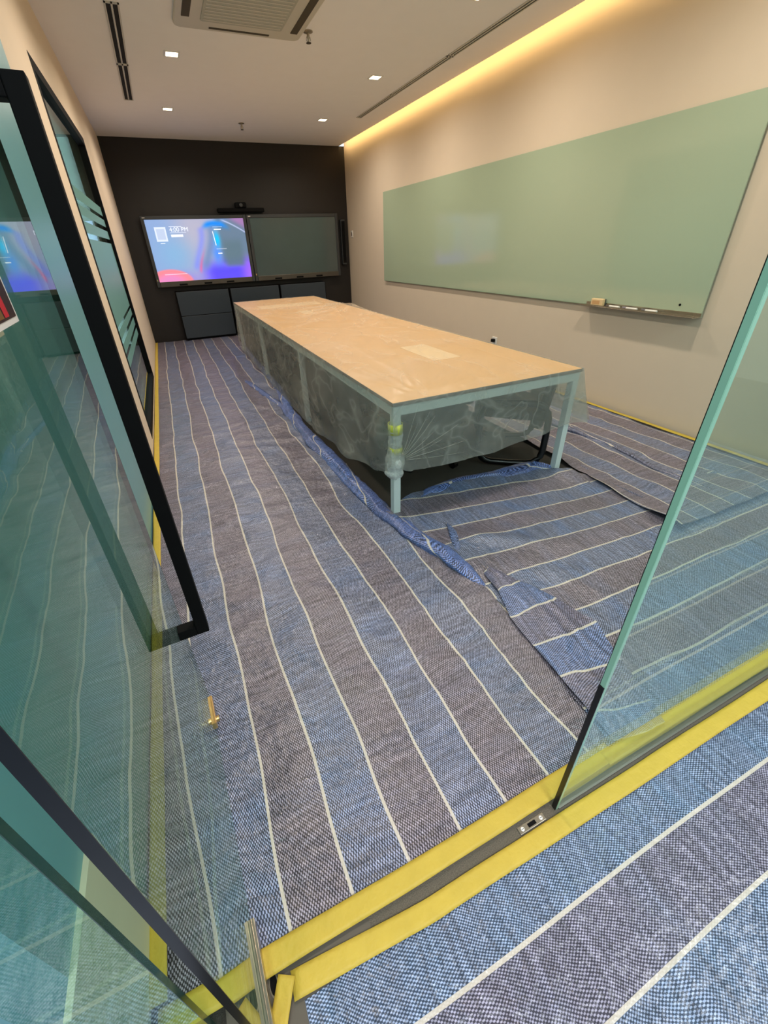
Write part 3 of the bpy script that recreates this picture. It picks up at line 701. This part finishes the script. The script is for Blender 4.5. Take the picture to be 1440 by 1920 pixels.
# corridor covering this side of the threshold
def corr_fn(x0, x1, y0, y1, seed):
    def f(u, v):
        x = x0 + (x1-x0)*u; y = y0 + (y1-y0)*v
        fade = min(1, (y1 - y) / 0.15, (y - y0) / 0.15 + 0.3)
        z = 0.004 + fade * (0.004 * ridge(x*2.2, y*5, 1.1 + seed) + 0.0025 * nz(x*8, y*8, seed))
        U = y + 0.006 * nz(x*1.5, y*2, seed) + 0.17*21 + 0.013
        return (x, y, max(z, 0.003)), (U, x)
    return f
fo = cover('floor_covering', 'wide striped covering on the corridor floor this side of the threshold')
MB().grid(120, 90, corr_fn(-0.09, 3.8, -2.6, 0.292, 0.0)).build('sheet', T_CORR, fo, smooth=True, uv=True)
fo2 = cover('floor_covering', 'striped covering on the corridor floor seen in the bottom left glass')
MB().grid(60, 70, corr_fn(-2.4, -0.30, -2.6, 0.29, 5.0)).build('sheet', T_CORR, fo2, smooth=True, uv=True)

# threshold hardware
struct(box('trim_2', (0.098, 0.318, 0.0002), (XR, 0.375, 0.0022), plain('lit_threshold_carpet', (104, 97, 84), 0.95, var=0.85, scale=420, bump=0.5, bscale=500)))  # lighter copy of the carpet, its brightness at the slit painted in
tp = MB().box((-0.26, 0.20, 0.0005), (0.098, 0.40, 0.0030)).build('floor_spring_plate', THRESH)
tag(tp, 'flat grey metal floor plate under the door pivot', 'floor plate')
hc = thing('pivot_cap', 'black oval pivot hole beside the door patch fitting', 'door fitting', (-0.150, 0.345, 0.0032))
MB().lathe([(0.012, 0), (0.012, 0.0015)], 20).build('hole', BLK, hc).scale = (0.7, 1.6, 1)
MB().lathe([(0.015, -0.0002), (0.015, 0.0008)], 20).build('rim', STEEL, hc).scale = (0.7, 1.6, 1)
kp = thing('strike_plate', 'small silver floor strike plate with two screws by the right glass edge', 'door fitting', (0.620, 0.338, 0.0026), 0.0)
MB().box((-0.048, -0.0095, 0), (0.048, 0.0095, 0.003)).build('plate', STEEL, kp, bevel=0.0015)
for s in (-1, 1):
    sc_ = MB().lathe([(0.0055, 0.003), (0.0055, 0.0042), (0.004, 0.0046)], 16, (s*0.034, 0, 0)).build('screw', WHITEP, kp)
    MB().box((s*0.034 - 0.004, -0.0006, 0.0046), (s*0.034 + 0.004, 0.0006, 0.0049)).build('screw_slot', BLK, sc_)
MB().box((-0.014, -0.005, 0.0031), (0.014, 0.005, 0.0034)).build('key_slot', BLK, kp)

# ------------------------------------------------------------------ yellow masking tape strips
def tape(pts, wd, z, label, wav=0.0015, n=60):
    P = [Vector((p[0], p[1], 0)) for p in pts]
    lens = [0]
    for a, b in zip(P, P[1:]): lens.append(lens[-1] + (b-a).length)
    def at(t):
        d = t * lens[-1]
        for i in range(len(P)-1):
            if d <= lens[i+1] + 1e-9:
                k = (d - lens[i]) / (lens[i+1]-lens[i]); return P[i].lerp(P[i+1], k), (P[i+1]-P[i]).normalized()
        return P[-1], (P[-1]-P[-2]).normalized()
    seed = random.random()*50
    def fn(u, v):
        p, d = at(u); a = Vector((-d.y, d.x, 0))
        o = wav * 2 * nz(u*lens[-1]*3, v*2, seed)
        q = p + a * ((v - 0.5) * wd + o)
        return (q.x, q.y, z + 0.0012*nz(u*lens[-1]*9, v*3, seed+4) + 0.0015 * (0.5 - abs(v-0.5)) ), (u, v)
    m = MB().grid(n, 5, fn)
    o = m.build('masking_tape', TAPE, smooth=True)
    s = o.modifiers.new('thickness', 'SOLIDIFY'); s.thickness = 0.0012; s.offset = -1
    return tag(o, label, 'tape', 'yellow masking tape strips')
tape([(-0.40, 0.387), (0.30, 0.382), (1.00, 0.386)], 0.054, 0.0135, 'yellow tape strip holding the near end of the long-striped covering', n=90)
tape([(0.96, 0.374), (3.62, 0.364)], 0.040, 0.0145, 'yellow tape strip behind the right glass panel', n=140)
tape([(-0.11, 0.324), (0.25, 0.300), (1.7, 0.295), (3.6, 0.29)], 0.050, 0.0105, 'longest yellow tape strip along the corridor side of the threshold', n=160)
tape([(-0.118, 0.345), (-0.150, 0.285), (-0.20, 0.15)], 0.040, 0.0145, 'short slanting yellow tape piece at the bottom beside the pivot', n=24)
tape([(-0.40, 0.42), (-0.405, 9.30)], 0.042, 0.018, 'long yellow tape strip at the foot of the left wall', n=260)
tape([(3.655, 1.0), (3.66, 9.25)], 0.045, 0.034, 'long yellow tape strip at the foot of the right wall', n=220)
tape([(-0.40, 0.305), (-0.29, 0.300)], 0.044, 0.0105, 'short yellow tape piece under the bottom left glass panel', n=12)

# ------------------------------------------------------------------ conference table
TX0, TX1, TY0, TY1, TZ = 0.967, 2.335, 1.92, 7.69, 0.7625
tb = thing('conference_table', 'long light wood conference table with white legs under plastic film', 'table', ((TX0+TX1)/2, (TY0+TY1)/2, 0))
def loc(x, y, z): return (x - (TX0+TX1)/2, y - (TY0+TY1)/2, z)
MB().box(loc(TX0, TY0, 0.742), loc(TX1, TY1, TZ)).build('tabletop', TABTOP, tb, bevel=0.001)
ring_ = MB().box(loc(TX0-0.0015, TY0-0.0015, 0.7415), loc(TX1+0.0015, TY0, TZ-0.001)).box(loc(TX0-0.0015, TY1, 0.7415), loc(TX1+0.0015, TY1+0.0015, TZ-0.001))
ring_.box(loc(TX0-0.0015, TY0, 0.7415), loc(TX0, TY1, TZ-0.001)).box(loc(TX1, TY0, 0.7415), loc(TX1+0.0015, TY1, TZ-0.001)).build('edge_band', TABEDGE, tb)
fr = MB(); i0 = 0.006
fr.box(loc(TX0+i0, TY0+i0, 0.685), loc(TX1-i0, TY0+0.046, 0.741)).box(loc(TX0+i0, TY1-0.046, 0.685), loc(TX1-i0, TY1-i0, 0.741))
fr.box(loc(TX0+i0, TY0+0.046, 0.685), loc(TX0+0.046, TY1-0.046, 0.741)).box(loc(TX1-0.046, TY0+0.046, 0.685), loc(TX1-i0, TY1-0.046, 0.741))
for y in (3.85, 5.75): fr.box(loc(TX0+0.046, y-0.02, 0.685), loc(TX1-0.046, y+0.02, 0.741))
fr.build('frame', WHITEM, tb)
for y in (TY0+0.006, 3.83, 5.73, TY1-0.052):
    for x in (TX0+0.006, TX1-0.052):
        MB().box(loc(x, y, 0.0), loc(x+0.046, y+0.046, 0.684)).build('leg', WHITEM, tb, bevel=0.002)
for x0, x1, y0, y1 in ((1.64, 1.87, 2.60, 3.13), (1.55, 1.70, 5.55, 5.95), (1.18, 2.10, 6.48, 6.86)):
    MB().box(loc(x0, y0, TZ-0.0005), loc(x1, y1, TZ+0.0012)).build('cable_flap', FLAP, tb)
# plastic film over the table
pf = thing('plastic_film', 'translucent plastic dust sheet draped over the conference table', 'dust sheet', (TX0, TY0, 0))
PX, PY = 2.20, 5.65
def top_z(x, y):
    d = math.hypot(x - PX, (y - PY) * 0.75)
    z = 0.070 * math.exp(-(d / 0.22)) if d < 1.4 else 0.0
    # creases radiating from the bump and from the gathered near left corner
    a = math.atan2((y - PY) * 0.75, x - PX)
    z += 0.026 * ridge(a*5.5, d*0.4, 2.2) * math.exp(-(d/2.2)) * min(1, d*4)
    e = math.hypot(x - 1.15, y - 1.9); b = math.atan2(y - 1.9, x - 1.15)
    z += 0.020 * ridge(b*7.5, e*0.6, 5.5) * math.exp(-(e/1.2)) * min(1, e*3)
    z += 0.0016 * nz(x*9, y*5, 3) + 0.003*ridge(x*4, y*1.2, 8)
    ex = min(x - TX0, TX1 - x, y - TY0, TY1 - y)
    return TZ + 0.0042 + max(0, z) * min(1, max(0, ex) * 12 + 0.03)
def f_top(u, v):
    x = TX0 - 0.006 + (TX1 - TX0 + 0.012) * u; y = TY0 - 0.006 + (TY1 - TY0 + 0.012) * v
    return (x - TX0, y - TY0, top_z(x, y)), (u, v)
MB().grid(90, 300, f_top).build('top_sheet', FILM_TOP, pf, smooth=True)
HL = [(1.91, 0.40), (2.0, 0.32), (2.15, 0.27), (2.73, 0.14), (3.6, 0.06), (4.9, 0.04), (6.7, 0.04), (7.4, 0.06), (7.7, 0.16)]
def f_left(u, v):
    y = TY0 - 0.006 + (TY1 - TY0 + 0.012) * u
    zt = TZ + 0.004; zb = interp(HL, y)
    dn = v
    gather = math.exp(-((y - TY0)/0.35)**2)
    x = TX0 - 0.006 - 0.004*v + dn * 0.022 * nz(y*3.5, v*1.2, 1) - dn * (0.012 + 0.012 * ridge(y*2.2 + v*1.4, v*1.5, 3))
    x -= 0.05 * math.sin(math.pi*min(1, v*1.0)) * gather * 0.9 * min(1, max(0, y - TY0) / 0.12)
    yy = y - gather * 0.02 * v
    z = zt + (zb - zt) * v + 0.008*nz(y*6, 2, 2)*v
    x -= 0.010 * ridge(y*0.9 + 3, v*5 + nz(y*2, v)*1.2, 7) * v
    return (x - TX0, yy - TY0, z), (u, v)
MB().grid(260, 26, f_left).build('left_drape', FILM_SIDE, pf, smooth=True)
HF = [(0.96, 0.40), (1.05, 0.345), (1.3, 0.325), (1.58, 0.327), (2.01, 0.368), (2.28, 0.41), (2.45, 0.39)]
def f_front(u, v):
    xt = TX0 - 0.006 + (TX1 - TX0 + 0.012) * u
    x = xt + v * 0.10 * u**3
    zt = TZ + 0.004; zb = interp(HF, x)
    z = zt + (zb - zt) * v
    cx, cz = 0.99, 0.42     # creases fan out from the tie on the leg
    an = math.atan2(z - cz, x - cx); dd = math.hypot(x - cx, z - cz)
    y = TY0 - 0.008 - 0.02 * v * (0.3 + u) + v * 0.018 * nz(x*5, v*1.3, 6)
    y -= 0.022 * ridge(an*7, dd*0.6, 1.0) * math.exp(-dd/0.45) * v * min(1, dd*8)
    y -= 0.012 * ridge(x*2.4, v*0.7, 9) * v
    return (x - TX0, y - TY0, z), (u, v)
MB().grid(120, 28, f_front, flip=True).build('front_drape', FILM_SIDE, pf, smooth=True)
HR = [(1.9, 0.39), (2.2, 0.42), (3.0, 0.38), (5.0, 0.3), (7.7, 0.3)]
def f_right(u, v):
    y = TY0 - 0.006 + (TY1 - TY0 + 0.012) * u
    zt = TZ + 0.004; z = zt + (interp(HR, y) - zt) * v
    x = TX1 + 0.006 + v * (0.10 * math.exp(-((y-TY0)/0.3)**2) + 0.03 + 0.03*nz(y*3, v, 5))
    return (x - TX0, y - TY0 - 0.02*v*math.exp(-((y-TY0)/0.1)**2), z), (u, v)
MB().grid(160, 16, f_right, flip=True).build('right_drape', FILM_SIDE, pf, smooth=True)
def f_back(u, v):
    x = TX0 - 0.006 + (TX1 - TX0 + 0.012) * u; zt = TZ + 0.004
    z = zt + (0.17 - zt) * v
    return (x - TX0, TY1 + 0.006 - TY0 + v*(0.015 + 0.012*nz(x*4, v, 2)), z), (u, v)
MB().grid(40, 12, f_back).build('back_drape', FILM_SIDE, pf, smooth=True)
rc = random.Random(3)
for k in range(9):
    an = math.radians(-4 + k * 9.2 + rc.uniform(-3, 3)); ln = rc.uniform(0.16, 0.42) * (1.0 if k > 2 else 1.4)
    pts = []
    for q in range(9):
        d = 0.035 + ln * q / 8; x = 0.995 + d * math.cos(an) + 0.004*nz(k, q*0.7, 1); z = 0.43 + d * math.sin(an)
        if z > TZ - 0.01: break
        v = (TZ - z) / 0.4
        pts.append((x - TX0, -0.020 - 0.020 * max(0, v) - 0.008*math.sin(q/8*math.pi), z))
    if len(pts) > 2: MB().tube(pts, [0.0022 * (1 - 0.85*i/len(pts)) for i in range(len(pts))], 6).build('gather_crease', FILM_SIDE, pf, smooth=True)
# gathered bundle round the near leg
def bundle(u, v):
    a = 2*math.pi*u; z = 0.30 + 0.33*v
    r = 0.036 + 0.020*math.exp(-((z-0.40)/0.05)**2) + 0.012*math.exp(-((z-0.325)/0.02)**2)
    r += 0.010*nz(a*1.5, z*22, 3) + 0.006*ridge(math.cos(a)*3, math.sin(a)*3, z*9)
    if v > 0.9: r = 0.036
    cx = 0.996 - 0.012*math.exp(-((z-0.33)/0.05)**2)
    return (cx + r*math.cos(a) - TX0, 1.949 + r*math.sin(a) - TY0, z), (u, v)
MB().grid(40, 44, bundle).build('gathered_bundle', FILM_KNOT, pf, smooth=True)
GTAPE = plain('lime_masking_tape', (206, 214, 84), 0.55, var=0.08, scale=30)
def band(z0, z1, label):
    t = MB(); n = 28; r = 0.0405
    vs = []; fs = []
    for zz, rr in ((z0, r), (z0, r+0.0015), (z1, r+0.0015), (z1, r)):
        for k in range(n):
            a = 2*math.pi*k/n; q = rr*(1 + 0.04*nz(a, zz*9, 2)); vs.append((0.996+q*math.cos(a), 1.949+q*math.sin(a), zz + 0.004*nz(a, 3, zz)))
    for i in range(4):
        for k in range(n): fs.append((i*n+k, i*n+(k+1) % n, ((i+1) % 4)*n+(k+1) % n, ((i+1) % 4)*n+k))
    t.add(vs, fs); o = t.build('tape_band', GTAPE, smooth=True)
    tag(o, label, 'tape', 'yellow tape bands on the table leg')
band(0.575, 0.635, 'upper yellow-green tape band wrapped on the near table leg')
band(0.455, 0.495, 'lower yellow-green tape band on the near leg, above the gathered film')

# ------------------------------------------------------------------ chairs pushed under the table
def office_chair(x, y, rz, label, loops=False):
    t = thing('office_chair', label, 'chair', (x, y, 0), rz, 'black chairs stored under the table')
    m = MB()
    def seat_fn(u, v):
        a = (u-0.5); b = (v-0.5)
        return (a*0.48*(1-0.25*abs(b)**2*4*0.3), b*0.46, 0.40 + 0.03*(4*a*a) - 0.02*b), (u, v)
    m.grid(14, 14, seat_fn); o = m.build('seat', CHAIRM, t, smooth=True); s = o.modifiers.new('t', 'SOLIDIFY'); s.thickness = 0.06; s.offset = -1
    def back_fn(u, v):
        a = (u-0.5)*1.9; r = 0.26
        return (r*math.sin(a), 0.20 + 0.05*v - (0.07*(1-math.cos(a))*2), 0.30 + 0.33*v), (u, v)
    m = MB().grid(18, 10, back_fn); o = m.build('backrest', CHAIRM, t, smooth=True); s = o.modifiers.new('t', 'SOLIDIFY'); s.thickness = 0.05
    for sx in (-1, 1):
        pts = []
        for k in range(25):
            a = 2*math.pi*k/24; cx = math.copysign(abs(math.cos(a))**0.45, math.cos(a)); cz = math.copysign(abs(math.sin(a))**0.45, math.sin(a))
            pts.append((sx*0.27, 0.0 + 0.235*cx, (0.265 + 0.235*cz) if loops else (0.50 + 0.085*cz)))
        MB().tube(pts, 0.024 if loops else 0.016, 10, caps=False).build('arm_loop', CHAIRP, t, smooth=True)
    if loops: return t
    MB().lathe([(0.03, 0.10), (0.03, 0.36), (0.12, 0.37)], 16).build('column', CHAIRP, t)
    m = MB()
    for k in range(5):
        a = 2*math.pi*k/5 + 0.3
        m.tube([(0.02*math.cos(a), 0.02*math.sin(a), 0.12), (0.16*math.cos(a), 0.16*math.sin(a), 0.105), (0.29*math.cos(a), 0.29*math.sin(a), 0.08)], [0.03, 0.024, 0.016], 8)
    m.build('star_base', CHAIRP, t, smooth=True)
    for k in range(5):
        a = 2*math.pi*k/5 + 0.3; c = (0.29*math.cos(a), 0.29*math.sin(a), 0.03)
        MB().tube([(c[0]-0.02*math.sin(a), c[1]+0.02*math.cos(a), 0.031), (c[0]+0.02*math.sin(a), c[1]-0.02*math.cos(a), 0.031)], 0.03, 14).build('castor', CHAIRP, t)
    return t
office_chair(2.23, 2.40, math.radians(-125.6), 'black low-back chair at the table end, its rounded loop arm showing below the film', True)
office_chair(1.60, 2.62, math.radians(200), 'black castor chair under the table right behind the taped near leg')
office_chair(1.50, 3.50, math.radians(190), 'black chair under the table, second row behind the left drape')
office_chair(1.45, 4.6, math.radians(190), 'black chair under the middle of the table behind the left drape')
office_chair(1.45, 6.3, math.radians(180), 'black chair under the far half of the table behind the left drape')
